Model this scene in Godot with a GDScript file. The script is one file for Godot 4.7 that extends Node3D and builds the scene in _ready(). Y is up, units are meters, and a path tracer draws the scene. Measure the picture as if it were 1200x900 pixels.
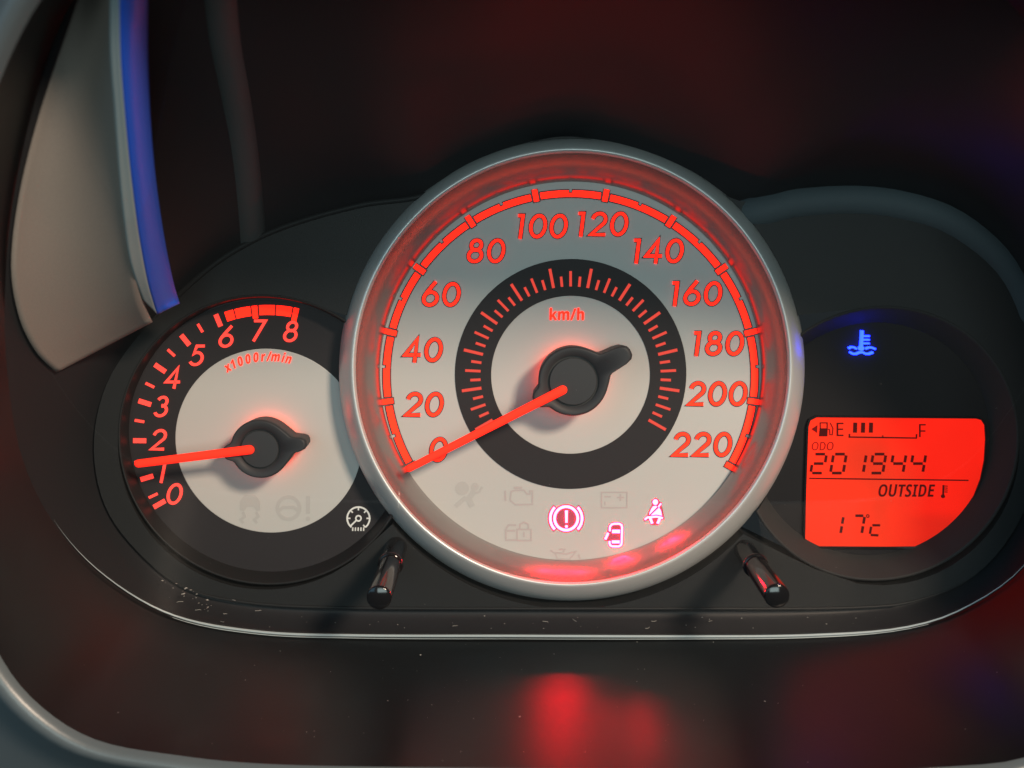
extends Node3D
# A car's instrument cluster, close up. Shapes are laid out in millimetres; x right, y up, z towards the driver. The speedometer's face lies at z = 0.

const DIST := 309.0            # mm from the lens to the middle of the dial plane
const TILT := 7.0              # degrees the camera looks down
const FOV := 40.0
var cam_pos := Vector3(0, DIST * sin(deg_to_rad(TILT)), DIST * cos(deg_to_rad(TILT)))
var K := tan(deg_to_rad(FOV / 2.0)) / 450.0
var M := {}
var rng := RandomNumberGenerator.new()


func _ready() -> void:
	rng.seed = 11
	set_camera()
	set_lights()
	set_materials()
	build_surround()
	build_mask()
	build_side_reflections()
	build_speedometer()
	build_tachometer()
	build_information_gauge()
	build_knobs()
	build_lens()
	build_dust()


# ------------------------------------------------------------------ camera and light
func set_camera() -> void:
	var cam := Camera3D.new()
	cam.name = "camera"
	cam.fov = FOV
	cam.near = 0.01
	cam.far = 20.0
	cam.position = cam_pos * 0.001
	cam.rotation_degrees = Vector3(-TILT, 0, 0)
	var at_ := CameraAttributesPhysical.new()
	at_.frustum_focal_length = 12.0 / tan(deg_to_rad(FOV / 2.0))
	at_.frustum_focus_distance = 0.302
	at_.exposure_aperture = 11.0
	at_.frustum_near = 0.01
	at_.frustum_far = 20.0
	cam.attributes = at_
	add_child(cam)
	cam.current = true


func area(called: String, from: Vector3, to: Vector3, size: Vector2, color: Color, energy: float) -> void:
	var l := AreaLight3D.new()
	l.name = called
	add_child(l)
	l.look_at_from_position(from, to, Vector3.UP)
	l.area_size = size
	l.light_color = color
	l.light_energy = energy
	l.area_range = 6.0
	l.shadow_enabled = true


func set_lights() -> void:
	var env := Environment.new()
	env.background_mode = Environment.BG_COLOR
	env.background_color = lin(0.012, 0.016, 0.018)
	env.tonemap_mode = Environment.TONE_MAPPER_LINEAR
	env.tonemap_exposure = 1.0
	env.sdfgi_enabled = true
	env.ssao_enabled = true
	env.ssil_enabled = true
	var w := WorldEnvironment.new()
	w.name = "environment"
	w.environment = env
	add_child(w)
	# warm daylight from a window high on the right behind the driver, cool daylight from the windows on the left
	area("warm_window_light", Vector3(0.56, 0.54, 1.0), Vector3(0.0, 0.0, 0.0), Vector2(0.18, 0.17), Color(1.0, 0.90, 0.80), 2.1)
	area("cool_window_light", Vector3(-0.85, 0.35, 0.75), Vector3(0, 0, 0), Vector2(1.1, 0.8), Color(0.60, 0.87, 1.0), 0.38)
	area("added_fill_light", Vector3(0.1, 0.1, 1.3), Vector3(0, 0, 0), Vector2(0.8, 0.4), Color(0.88, 0.98, 0.97), 0.6)  # added fill from behind the driver, lifts the shaded upper dial


func lin(r: float, g: float, b: float, a := 1.0) -> Color:
	return Color(r, g, b, a).linear_to_srgb()


# ------------------------------------------------------------------ materials
func noise_tex(freq: float, size: int, seed_: int, lo: float, hi: float, octaves := 4, normal := false) -> NoiseTexture2D:
	var n := FastNoiseLite.new()
	n.seed = seed_
	n.frequency = freq
	n.fractal_octaves = octaves
	var t := NoiseTexture2D.new()
	t.width = size
	t.height = size
	t.seamless = true
	t.noise = n
	if normal:
		t.as_normal_map = true
		t.bump_strength = 4.0
	else:
		var g := Gradient.new()
		g.set_color(0, Color(lo, lo, lo))
		g.set_color(1, Color(hi, hi, hi))
		t.color_ramp = g
	return t


func mat(name_: String, c: Color, rough: float, metal := 0.0) -> StandardMaterial3D:
	var m := StandardMaterial3D.new()
	m.resource_name = name_
	m.albedo_color = c
	m.roughness = rough
	m.metallic = metal
	M[name_] = m
	return m


func triplanar(m: StandardMaterial3D, scale_: float) -> void:
	m.uv1_triplanar = true
	m.uv1_world_triplanar = true
	m.uv1_scale = Vector3(scale_, scale_, scale_)


func glow(name_: String, albedo: Color, e: Color, energy: float) -> void:
	var m := mat(name_, albedo, 0.6)
	m.emission_enabled = true
	m.emission = e
	m.emission_energy_multiplier = energy


func set_materials() -> void:
	var grain := noise_tex(0.12, 512, 3, 0.0, 1.0, 3)
	var smear := noise_tex(0.006, 512, 5, 0.75, 1.25, 5)
	var tone := noise_tex(0.35, 512, 9, 0.93, 1.0, 4)
	var m := mat("dial_silver", lin(0.44, 0.43, 0.41), 0.5)
	m.heightmap_enabled = true
	m.heightmap_texture = grain
	m.heightmap_scale = 0.0006
	m.albedo_texture = tone
	triplanar(m, 30.0)
	m = mat("dial_black", lin(0.020, 0.018, 0.020), 0.62)
	m.heightmap_enabled = true
	m.heightmap_texture = grain
	m.heightmap_scale = 0.0006
	triplanar(m, 30.0)
	mat("dial_print", lin(0.362, 0.352, 0.336), 0.5)
	mat("dial_print_pink", lin(0.375, 0.33, 0.32), 0.5)
	mat("outline_red", lin(0.09, 0.006, 0.004), 0.6)
	m = mat("bezel_silver", lin(0.50, 0.505, 0.50), 0.38, 0.4)
	m = mat("wall_silver", lin(0.27, 0.265, 0.26), 0.27, 0.75)
	m = mat("black_plastic", lin(0.016, 0.017, 0.018), 0.45)
	m.heightmap_enabled = true
	m.heightmap_texture = grain
	m.heightmap_scale = 0.0015
	triplanar(m, 26.0)
	m = mat("ceiling_plastic", lin(0.016, 0.016, 0.018), 0.42)
	m.heightmap_enabled = true
	m.heightmap_texture = grain
	m.heightmap_scale = 0.0012
	triplanar(m, 24.0)
	m = mat("ledge_plastic", lin(0.004, 0.0045, 0.005), 0.24)
	m.heightmap_enabled = true
	m.heightmap_texture = grain
	m.heightmap_scale = 0.0008
	m.roughness_texture = smear
	m.roughness_texture_channel = BaseMaterial3D.TEXTURE_CHANNEL_RED
	m.roughness = 0.34
	triplanar(m, 9.0)
	m = mat("rim_plastic", lin(0.085, 0.1, 0.108), 0.36)
	m.heightmap_enabled = true
	m.heightmap_texture = grain
	m.heightmap_scale = 0.002
	triplanar(m, 20.0)
	mat("gloss_black", lin(0.008, 0.008, 0.009), 0.12)
	mat("hub_plastic", lin(0.030, 0.031, 0.034), 0.5)
	mat("groove", lin(0.004, 0.004, 0.004), 0.6)
	mat("lip_plastic", lin(0.26, 0.30, 0.31), 0.3)
	m = mat("beige_reflection", lin(0.21, 0.184, 0.165), 0.8)  # solid colour for the beige reflection in the lens
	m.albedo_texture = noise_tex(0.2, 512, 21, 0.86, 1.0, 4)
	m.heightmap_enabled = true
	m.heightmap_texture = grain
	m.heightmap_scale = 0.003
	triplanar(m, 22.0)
	mat("pale_reflection", lin(0.20, 0.24, 0.25), 0.6)  # pale border of the blue reflection, as plain colour
	mat("blue_reflection", lin(0.012, 0.07, 0.46), 0.45)  # solid colour for the blue reflection in the lens
	mat("white_print", lin(0.62, 0.62, 0.6), 0.5)
	mat("dust", lin(0.32, 0.31, 0.29), 0.9)
	m = mat("ring_plastic", lin(0.022, 0.0215, 0.022), 0.75)
	m = mat("dial_dark", lin(0.008, 0.0075, 0.009), 0.6)
	m.metallic_specular = 0.25
	m = mat("brow_highlight", lin(0.055, 0.070, 0.078), 0.65)  # lighter than the mask: the right brow's soft highlight is in this colour
	m = mat("reflection_line_grey", lin(0.05, 0.058, 0.06), 0.7)  # lighter grey that paints a reflected line onto the inner wall
	glow("glow_red", lin(0.20, 0.055, 0.02), lin(1.0, 0.0052, 0.0026), 3.0)
	glow("glow_dim", lin(0.10, 0.03, 0.025), lin(1.0, 0.07, 0.045), 0.8)
	glow("glow_tach", lin(0.25, 0.06, 0.05), lin(1.0, 0.035, 0.024), 1.5)
	glow("pointer_red", lin(0.25, 0.04, 0.02), lin(1.0, 0.009, 0.004), 1.5)
	glow("hub_light", lin(0.1, 0.02, 0.01), lin(1.0, 0.05, 0.012), 9.0)
	glow("warning_red", lin(0.1, 0.06, 0.06), lin(1.0, 0.0042, 0.0135), 225.0)
	mat("painted_halo", lin(0.40, 0.045, 0.085), 0.5)  # red halo of the lit symbols, painted as flat colour
	glow("blue_light", lin(0.05, 0.08, 0.2), lin(0.004, 0.016, 1.0), 16.0)
	glow("lcd_red", lin(0.06, 0.032, 0.012), lin(1.0, 0.004, 0.001), 1.4)
	glow("lcd_ink", lin(0.02, 0.005, 0.005), lin(1.0, 0.02, 0.01), 0.05)
	glow("lcd_faint", lin(0.03, 0.005, 0.005), lin(1.0, 0.01, 0.005), 0.15)
	for k in ["dial_black", "black_plastic", "ceiling_plastic", "hub_plastic", "ring_plastic", "brow_highlight"]:
		M[k].metallic_specular = 0.3
	M["black_plastic"].metallic_specular = 0.22
	M["ceiling_plastic"].metallic_specular = 0.24
	M["ledge_plastic"].metallic_specular = 0.46
	for k in ["lcd_red", "lcd_ink", "lcd_faint", "glow_tach", "glow_red", "glow_dim", "pointer_red"]:
		M[k].metallic_specular = 0.1
	M["lcd_red"].emission_operator = BaseMaterial3D.EMISSION_OP_MULTIPLY
	M["lcd_red"].emission_texture = noise_tex(0.005, 256, 31, 0.70, 1.0, 2)
	triplanar(M["lcd_red"], 14.0)
	var g := mat("lens", Color(1, 1, 1, 0.003), 0.0)
	g.transparency = BaseMaterial3D.TRANSPARENCY_ALPHA
	g.metallic_specular = 0.4


# ------------------------------------------------------------------ layout helpers
func ray(px: float, py: float) -> Vector3:
	var d := Vector3((px - 600.0) * K, -(py - 450.0) * K, -1.0)
	return d.rotated(Vector3.RIGHT, -deg_to_rad(TILT))


func at(px: float, py: float, z: float) -> Vector3:
	var d := ray(px, py)
	return cam_pos + d * ((z - cam_pos.z) / d.z)


func at_slope(px: float, py: float, y0: float, z0: float, m: float) -> Vector3:   # on the plane z = z0 + m (y - y0)
	var d := ray(px, py)
	var t := (z0 + m * (cam_pos.y - y0) - cam_pos.z) / (d.z - m * d.y)
	return cam_pos + d * t


func at_lens(px: float, py: float) -> Vector3:
	return at_slope(px, py, -73.0, 12.0, 0.40)


func scale_at(z: float) -> float:      # mm that one pixel of the layout covers at height z
	return 2.0 * DIST * tan(deg_to_rad(FOV / 2.0)) / 900.0 * (1.0 - z / DIST)


func project(p: Vector3) -> Vector2:
	var d := (p - cam_pos).rotated(Vector3.RIGHT, deg_to_rad(TILT))
	return Vector2(600.0 + d.x / -d.z / K, 450.0 - d.y / -d.z / K)


func numbered(called: String, parent: Node) -> String:
	if not parent.has_node(called):
		return called
	var n := 1
	while parent.has_node("%s_%03d" % [called, n]):
		n += 1
	return "%s_%03d" % [called, n]


func thing(called: String, base: Vector3, label: String, category: String, group := "") -> Node3D:
	var o := Node3D.new()
	o.name = numbered(called, self)
	add_child(o, true)
	o.position = base * 0.001
	tag(o, label, category, group)
	return o


func tag(o: Node, label: String, category: String, group := "", kind := "") -> void:
	if label:
		o.set_meta("label", label)
	if category:
		o.set_meta("category", category)
	if group:
		o.set_meta("group", group)
	if kind or category:
		o.set_meta("kind", kind if kind else "thing")


func begin(smooth := false) -> SurfaceTool:
	var st := SurfaceTool.new()
	st.begin(Mesh.PRIMITIVE_TRIANGLES)
	st.set_smooth_group(0 if smooth else -1)
	return st


func commit(st: SurfaceTool, called: String, material: String, parent: Node) -> MeshInstance3D:
	st.generate_normals()
	var mi := MeshInstance3D.new()
	mi.name = numbered(called, parent)
	mi.mesh = st.commit()
	mi.material_override = M[material]
	parent.add_child(mi, true)
	var base := Vector3.ZERO
	var p: Node = parent
	while p != self:
		base += (p as Node3D).position
		p = p.get_parent()
	mi.position = -base
	return mi


func tri(st: SurfaceTool, a: Vector3, b: Vector3, c: Vector3) -> void:   # counter-clockwise as seen from the front
	st.add_vertex(a * 0.001)
	st.add_vertex(c * 0.001)
	st.add_vertex(b * 0.001)


func quad(st: SurfaceTool, a: Vector3, b: Vector3, c: Vector3, d: Vector3) -> void:
	tri(st, a, b, c)
	tri(st, a, c, d)


func arc(cx: float, cy: float, rx: float, ry: float, a0: float, a1: float, n := 24) -> PackedVector2Array:   # degrees, 0 to the right and growing upwards; in layout pixels
	var out := PackedVector2Array()
	for i in n + 1:
		var a := deg_to_rad(lerpf(a0, a1, float(i) / n))
		out.append(Vector2(cx + rx * cos(a), cy - ry * sin(a)))
	return out


func ring_pts(cx: float, cy: float, rx: float, ry: float, n := 36) -> PackedVector2Array:
	var out := arc(cx, cy, rx, ry, 0, 360, n)
	out.remove_at(n)
	return out


# a raised line of even width along points of the layout, its top at z1 and its foot at z0
func stroke(st: SurfaceTool, pts: PackedVector2Array, width: float, z0: float, z1: float, closed := false, width_end := -1.0) -> void:
	var n := pts.size()
	var left: Array[Vector3] = []
	var right: Array[Vector3] = []
	for i in n:
		var p := pts[i]
		var d0 := Vector2.ZERO
		var d1 := Vector2.ZERO
		if i > 0 or closed:
			d0 = (p - pts[(i + n - 1) % n]).normalized()
		if i < n - 1 or closed:
			d1 = (pts[(i + 1) % n] - p).normalized()
		if d0 == Vector2.ZERO:
			d0 = d1
		if d1 == Vector2.ZERO:
			d1 = d0
		var t := (d0 + d1).normalized()
		var nrm := Vector2(-t.y, t.x)
		var w := width
		if width_end >= 0.0:
			w = lerpf(width, width_end, float(i) / (n - 1))
		var k := 0.5 * w / maxf(0.45, nrm.dot(Vector2(-d0.y, d0.x)))
		var a := p - nrm * k
		var b := p + nrm * k
		left.append(at(a.x, a.y, z1))
		right.append(at(b.x, b.y, z1))
	var down := Vector3(0, 0, z0 - z1)
	var last := n if closed else n - 1
	for i in last:
		var j := (i + 1) % n
		quad(st, right[i], right[j], left[j], left[i])
		quad(st, left[i], left[j], left[j] + down, left[i] + down)
		quad(st, right[j], right[i], right[i] + down, right[j] + down)
	if not closed:
		quad(st, right[0], left[0], left[0] + down, right[0] + down)
		quad(st, left[n - 1], right[n - 1], right[n - 1] + down, left[n - 1] + down)


# a flat plate with that outline (layout pixels)
func plate(st: SurfaceTool, pts: PackedVector2Array, z0: float, z1: float) -> void:
	if not Geometry2D.is_polygon_clockwise(pts):
		pts = pts.duplicate()
		pts.reverse()
	var idx := Geometry2D.triangulate_polygon(pts)
	for i in range(0, idx.size(), 3):
		var a := at(pts[idx[i]].x, pts[idx[i]].y, z1)
		var b := at(pts[idx[i + 1]].x, pts[idx[i + 1]].y, z1)
		var c := at(pts[idx[i + 2]].x, pts[idx[i + 2]].y, z1)
		if (b - a).cross(c - a).z < 0.0:
			tri(st, a, c, b)
		else:
			tri(st, a, b, c)
	var down := Vector3(0, 0, z0 - z1)
	var n := pts.size()
	var area2 := 0.0
	for i in n:
		area2 += pts[i].cross(pts[(i + 1) % n])
	for i in n:
		var a := at(pts[i].x, pts[i].y, z1)
		var b := at(pts[(i + 1) % n].x, pts[(i + 1) % n].y, z1)
		if area2 > 0.0:
			quad(st, a, b, b + down, a + down)
		else:
			quad(st, b, a, a + down, b + down)


# a turned shape: rows of [radius px, z, centre x px, centre y px]
func lathe(st: SurfaceTool, rows: Array, seg := 128, a0 := 0.0, a1 := 360.0, flip := false, skip_r := 0.0) -> void:
	for i in rows.size() - 1:
		var r0: Array = rows[i]
		var r1: Array = rows[i + 1]
		var c0 := at(r0[2], r0[3], r0[1])
		var c1 := at(r1[2], r1[3], r1[1])
		var q0: float = r0[0] * scale_at(r0[1])
		var q1: float = r1[0] * scale_at(r1[1])
		for k in seg:
			var u := deg_to_rad(lerpf(a0, a1, float(k) / seg))
			var v := deg_to_rad(lerpf(a0, a1, float(k + 1) / seg))
			var e := Vector3(cos(u), sin(u), 0)
			var f := Vector3(cos(v), sin(v), 0)
			if skip_r > 0.0:
				var m := project((c0 + c1 + (e + f) * (q0 + q1) * 0.5) * 0.5)
				if m.distance_to(Vector2(670, 440)) < skip_r:
					continue
			if flip:
				if q0 > 0.001:
					tri(st, c0 + e * q0, c0 + f * q0, c1 + f * q1)
				if q1 > 0.001:
					tri(st, c0 + e * q0, c1 + f * q1, c1 + e * q1)
			else:
				if q0 > 0.001:
					tri(st, c0 + f * q0, c0 + e * q0, c1 + e * q1)
				if q1 > 0.001:
					tri(st, c0 + f * q0, c1 + e * q1, c1 + f * q1)


func rows_at(cx: float, cy: float, prof: Array) -> Array:
	var out := []
	for p in prof:
		out.append([p[0], p[1], cx, cy])
	return out


# a round bar along points in millimetres
func tube(st: SurfaceTool, pts: Array, radius: float, seg := 8, closed := false, taper := 0) -> void:
	var n := pts.size()
	var rings := []
	for i in n:
		var a: Vector3 = pts[(i + n - 1) % n] if closed or i > 0 else pts[i]
		var b: Vector3 = pts[(i + 1) % n] if closed or i < n - 1 else pts[i]
		var t := (b - a).normalized()
		var u := t.cross(Vector3(0, 0, 1)).normalized()
		var v := u.cross(t).normalized()
		var ring := []
		var size := radius
		if taper > 0:
			size *= clampf(float(mini(i, n - 1 - i)) / taper, 0.02, 1.0)
		for k in seg:
			var w := TAU * k / seg
			ring.append((pts[i] as Vector3) + (u * cos(w) + v * sin(w)) * size)
		rings.append(ring)
	for i in (n if closed else n - 1):
		var r0: Array = rings[i]
		var r1: Array = rings[(i + 1) % n]
		for k in seg:
			var l := (k + 1) % seg
			quad(st, r0[k], r0[l], r1[l], r1[k])


func text(st: SurfaceTool, s: String, px: float, py: float, height_px: float, z0: float, z1: float, bold := false, shear := 0.0, squeeze := 1.0, turn := 0.0) -> void:   # px, py: left end of the base line
	var tm := TextMesh.new()
	var f := SystemFont.new()
	f.font_names = PackedStringArray(["Droid Sans"])
	f.font_weight = 700 if bold else 400
	tm.font = f
	tm.font_size = 64
	tm.pixel_size = 1.0 / 64.0
	tm.depth = 0.02
	tm.text = s
	tm.horizontal_alignment = HORIZONTAL_ALIGNMENT_LEFT
	var arr := tm.get_mesh_arrays()
	var v: PackedVector3Array = arr[Mesh.ARRAY_VERTEX]
	var idx = arr[Mesh.ARRAY_INDEX]
	if v.is_empty():
		return
	var lo := Vector3(1e9, 1e9, 1e9)
	var hi := -lo
	for p in v:
		lo = lo.min(p)
		hi = hi.max(p)
	var cap := 0.714         # cap height of the face, in em
	var k := height_px / cap
	# the base line: of the letters here only O and the like dip below it, by little
	var base := lo.y
	var out := PackedVector3Array()
	var ca := cos(deg_to_rad(turn))
	var sa := sin(deg_to_rad(turn))
	for p in v:
		var x := (p.x - lo.x) * k * squeeze + (p.y - base) * k * shear
		var y := (p.y - base) * k
		out.append(at(px + x * ca - y * sa, py - (x * sa + y * ca), z1 if p.z > 0.0 else z0))
	var count: int = idx.size() if idx != null and idx.size() else out.size()
	for i in range(0, count, 3):
		var a: int = idx[i] if idx != null and idx.size() else i
		var b: int = idx[i + 1] if idx != null and idx.size() else i + 1
		var c: int = idx[i + 2] if idx != null and idx.size() else i + 2
		st.add_vertex(out[a] * 0.001)
		st.add_vertex(out[b] * 0.001)
		st.add_vertex(out[c] * 0.001)


# strokes of a numeral in units of its height, y up, origin at its middle
func numeral_strokes(d: String) -> Array:
	var u := func(cx, cy, rx, ry, a0, a1, n = 24):
		var o := PackedVector2Array()
		for i in n + 1:
			var a := deg_to_rad(lerpf(a0, a1, float(i) / n))
			o.append(Vector2(cx + rx * cos(a), cy + ry * sin(a)))
		return o
	match d:
		"0":
			var o: PackedVector2Array = u.call(0, 0, 0.285, 0.42, 0, 360, 40)
			o.remove_at(40)
			return [[o, true]]
		"1":
			return [[PackedVector2Array([Vector2(-0.17, 0.42), Vector2(0.02, 0.42), Vector2(0.02, -0.5)]), false]]
		"2":
			var o: PackedVector2Array = u.call(0, 0.175, 0.255, 0.245, 172, -38, 20)
			o.append_array(PackedVector2Array([Vector2(-0.26, -0.42), Vector2(0.31, -0.42)]))
			return [[o, false]]
		"3":
			return [[u.call(-0.02, 0.215, 0.205, 0.205, 155, -90, 18), false], [u.call(-0.02, -0.185, 0.255, 0.235, 90, -160, 22), false]]
		"4":
			return [[PackedVector2Array([Vector2(0.33, -0.2), Vector2(-0.29, -0.2), Vector2(0.12, 0.44), Vector2(0.12, -0.5)]), false]]
		"5":
			var o := PackedVector2Array([Vector2(0.25, 0.42), Vector2(-0.1, 0.42), Vector2(-0.17, 0.07)])
			o.append_array(u.call(-0.03, -0.145, 0.275, 0.275, 112, -150, 22))
			return [[o, false]]
		"6":
			var o: PackedVector2Array = u.call(0, -0.165, 0.265, 0.255, 0, 360, 36)
			o.remove_at(36)
			return [[o, true], [PackedVector2Array([Vector2(0.13, 0.5), Vector2(-0.12, 0.15), Vector2(-0.225, -0.02)]), false]]
		"7":
			return [[PackedVector2Array([Vector2(-0.27, 0.42), Vector2(0.24, 0.42), Vector2(-0.12, -0.5)]), false]]
		"8":
			var o: PackedVector2Array = u.call(0, 0.225, 0.2, 0.195, 0, 360, 32)
			var q: PackedVector2Array = u.call(0, -0.185, 0.255, 0.235, 0, 360, 36)
			o.remove_at(32)
			q.remove_at(36)
			return [[o, true], [q, true]]
	return []


func number(parent: Node, s: String, cx: float, cy: float, h: float, weight: float, z: float, slant: float, outlined: bool, advance := 0.80) -> void:
	var wide := {"1": 0.52}
	var total := 0.0
	for c in s:
		total += wide.get(c, 0.82) * h * advance / 0.80
	var x := cx - total / 2.0
	var st := begin()
	var so := begin()
	var rise := 0.0
	for c in s:
		var w: float = wide.get(c, 0.82) * h * advance / 0.80
		for part in numeral_strokes(c):
			var pts := PackedVector2Array()
			for p in part[0]:
				pts.append(Vector2(x + w / 2.0 + p.x * h + p.y * h * slant, cy - p.y * h))
			stroke(st, pts, weight, z, z + 0.4 + rise, part[1])
			if outlined:
				stroke(so, pts, weight + 2.6, z, z + 0.12 + rise, part[1])
			rise += 0.012
		x += w
	var mi := commit(st, "glowing_number", "glow_red" if outlined else "glow_tach", parent)
	if outlined:
		commit(so, "outline", "outline_red", mi)


# ------------------------------------------------------------------ loops round the opening
func smooth_loop(ctrl: Array, n := 240) -> PackedVector2Array:     # closed curve through the points, read off at even angles about (600, 450)
	var dense := []
	var m := ctrl.size()
	for i in m:
		var p0: Vector2 = ctrl[(i + m - 1) % m]
		var p1: Vector2 = ctrl[i]
		var p2: Vector2 = ctrl[(i + 1) % m]
		var p3: Vector2 = ctrl[(i + 2) % m]
		for k in 24:
			var q := p1.cubic_interpolate(p2, p0, p3, k / 24.0) - Vector2(600, 450)
			dense.append([fposmod(atan2(-q.y, q.x), TAU), q.length()])
	dense.sort_custom(func(a, b): return a[0] < b[0])
	var out := PackedVector2Array()
	var j := 0
	for i in n:
		var a := TAU * i / n
		while j < dense.size() and dense[j][0] < a:
			j += 1
		var hi: Array = dense[j % dense.size()]
		var lo: Array = dense[(j + dense.size() - 1) % dense.size()]
		var span := fposmod(hi[0] - lo[0], TAU)
		var f := fposmod(a - lo[0], TAU) / span if span > 1e-6 else 0.0
		var r: float = lerpf(lo[1], hi[1], clampf(f, 0, 1))
		out.append(Vector2(600 + r * cos(a), 450 - r * sin(a)))
	return out


func plate_loop() -> PackedVector2Array:
	return smooth_loop([Vector2(1225, 450), Vector2(1212, 370), Vector2(1180, 300), Vector2(1120, 250), Vector2(1060, 229), Vector2(1000, 222), Vector2(930, 226), Vector2(870, 236), Vector2(800, 203), Vector2(670, 160), Vector2(560, 191), Vector2(500, 228), Vector2(420, 241), Vector2(330, 267), Vector2(265, 300), Vector2(215, 340), Vector2(165, 390), Vector2(125, 450), Vector2(110, 520), Vector2(122, 590), Vector2(160, 645), Vector2(215, 688), Vector2(290, 706), Vector2(400, 712), Vector2(600, 713), Vector2(800, 713), Vector2(1000, 712), Vector2(1080, 702), Vector2(1150, 668), Vector2(1200, 600), Vector2(1222, 520)])


func lip_loop() -> PackedVector2Array:
	return smooth_loop([Vector2(1265, 450), Vector2(1262, 250), Vector2(1235, 100), Vector2(1180, 0), Vector2(1080, -32), Vector2(900, -38), Vector2(600, -40), Vector2(300, -38), Vector2(150, -34), Vector2(92, -8), Vector2(48, 95), Vector2(16, 230), Vector2(6, 340), Vector2(8, 430), Vector2(24, 530), Vector2(62, 612), Vector2(120, 675), Vector2(200, 722), Vector2(300, 742), Vector2(420, 747), Vector2(600, 748), Vector2(800, 748), Vector2(950, 746), Vector2(1060, 737), Vector2(1135, 712), Vector2(1205, 660), Vector2(1250, 570)])


func rim_loop() -> PackedVector2Array:
	return smooth_loop([Vector2(1345, 450), Vector2(1400, 300), Vector2(1480, 120), Vector2(1500, -20), Vector2(1400, -95), Vector2(1180, -112), Vector2(900, -114), Vector2(600, -114), Vector2(300, -105), Vector2(130, -75), Vector2(55, -10), Vector2(0, 95), Vector2(-40, 230), Vector2(-55, 400), Vector2(-55, 560), Vector2(-35, 680), Vector2(0, 768), Vector2(45, 825), Vector2(110, 866), Vector2(200, 884), Vector2(330, 896), Vector2(600, 900), Vector2(900, 902), Vector2(1100, 899), Vector2(1220, 880), Vector2(1300, 800), Vector2(1335, 640)])


func rim_z(p: Vector2) -> float:
	var up := clampf((430.0 - p.y) / 520.0, 0.0, 1.0)
	var across := clampf((p.x - 600.0) / 600.0, -1.0, 1.0)
	return 66.0 + 75.0 * up * (1.0 - 0.45 * maxf(-across, 0.0))


func loft(st: SurfaceTool, rows: Array) -> void:      # rows of equal lists of points in millimetres, each closed; inner row first
	for i in rows.size() - 1:
		var a: Array = rows[i]
		var b: Array = rows[i + 1]
		var n := a.size()
		for k in n:
			var l := (k + 1) % n
			quad(st, a[k], b[k], b[l], a[l])


func scaled(loop: PackedVector2Array, by_px: float) -> PackedVector2Array:
	var out := PackedVector2Array()
	for p in loop:
		out.append(p + (p - Vector2(600, 450)).normalized() * by_px)
	return out


var ledge_rows := []


func build_surround() -> void:
	var lip := lip_loop()
	var rim := rim_loop()
	var t := thing("binnacle_surround", Vector3(0, -85, 50), "black plastic binnacle surround with a glossy ledge below the gauges and a rounded rim", "dashboard")
	var a := []
	var b := []
	for i in lip.size():
		a.append(at_lens(lip[i].x, lip[i].y))
		b.append(at(rim[i].x, rim[i].y, rim_z(rim[i])))
	var rows := []
	for k in 9:
		var f := k / 8.0
		var row := []
		for i in a.size():
			var p: Vector3 = (a[i] as Vector3).lerp(b[i], f)
			var out_: Vector3 = p - Vector3(0, 0, p.z)
			row.append(p + out_.normalized() * (sin(f * PI) * 1.0))
		rows.append(row)
	ledge_rows = rows
	var st := begin(true)
	loft(st, rows)
	commit(st, "ledge", "ledge_plastic", t)
	# the rolled rim and the skin of the dashboard outside it
	st = begin(true)
	rows = []
	var roll := [[0.0, 0.0], [4.0, 3.0], [9.0, 4.6], [15.0, 4.8], [22.0, 3.4], [30.0, 0.2], [48.0, -8.0], [75.0, -20.0], [120.0, -34.0], [260.0, -60.0]]
	for r in roll:
		var row := []
		for i in b.size():
			var p: Vector3 = b[i]
			var o: Vector3 = Vector3(p.x, p.y, 0).normalized()
			row.append(p + o * (r[0] * 0.21) + Vector3(0, 0, r[1] * 0.5))
		rows.append(row)
	loft(st, rows)
	commit(st, "rounded_rim", "rim_plastic", t)
	# two fine beads where the lens sits
	for k in 2:
		var pts := []
		for i in a.size():
			var q := lip[i] + (lip[i] - Vector2(600, 450)).normalized() * (-3.2 + 4.6 * k)
			if q.y > 600.0:
				pts.append(at_lens(q.x, q.y) + Vector3(0, 0, 0.3))
		st = begin(true)
		tube(st, pts, 0.42, 8, false, 16)
		commit(st, "lens_seat_bead", "lip_plastic", t)


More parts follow.
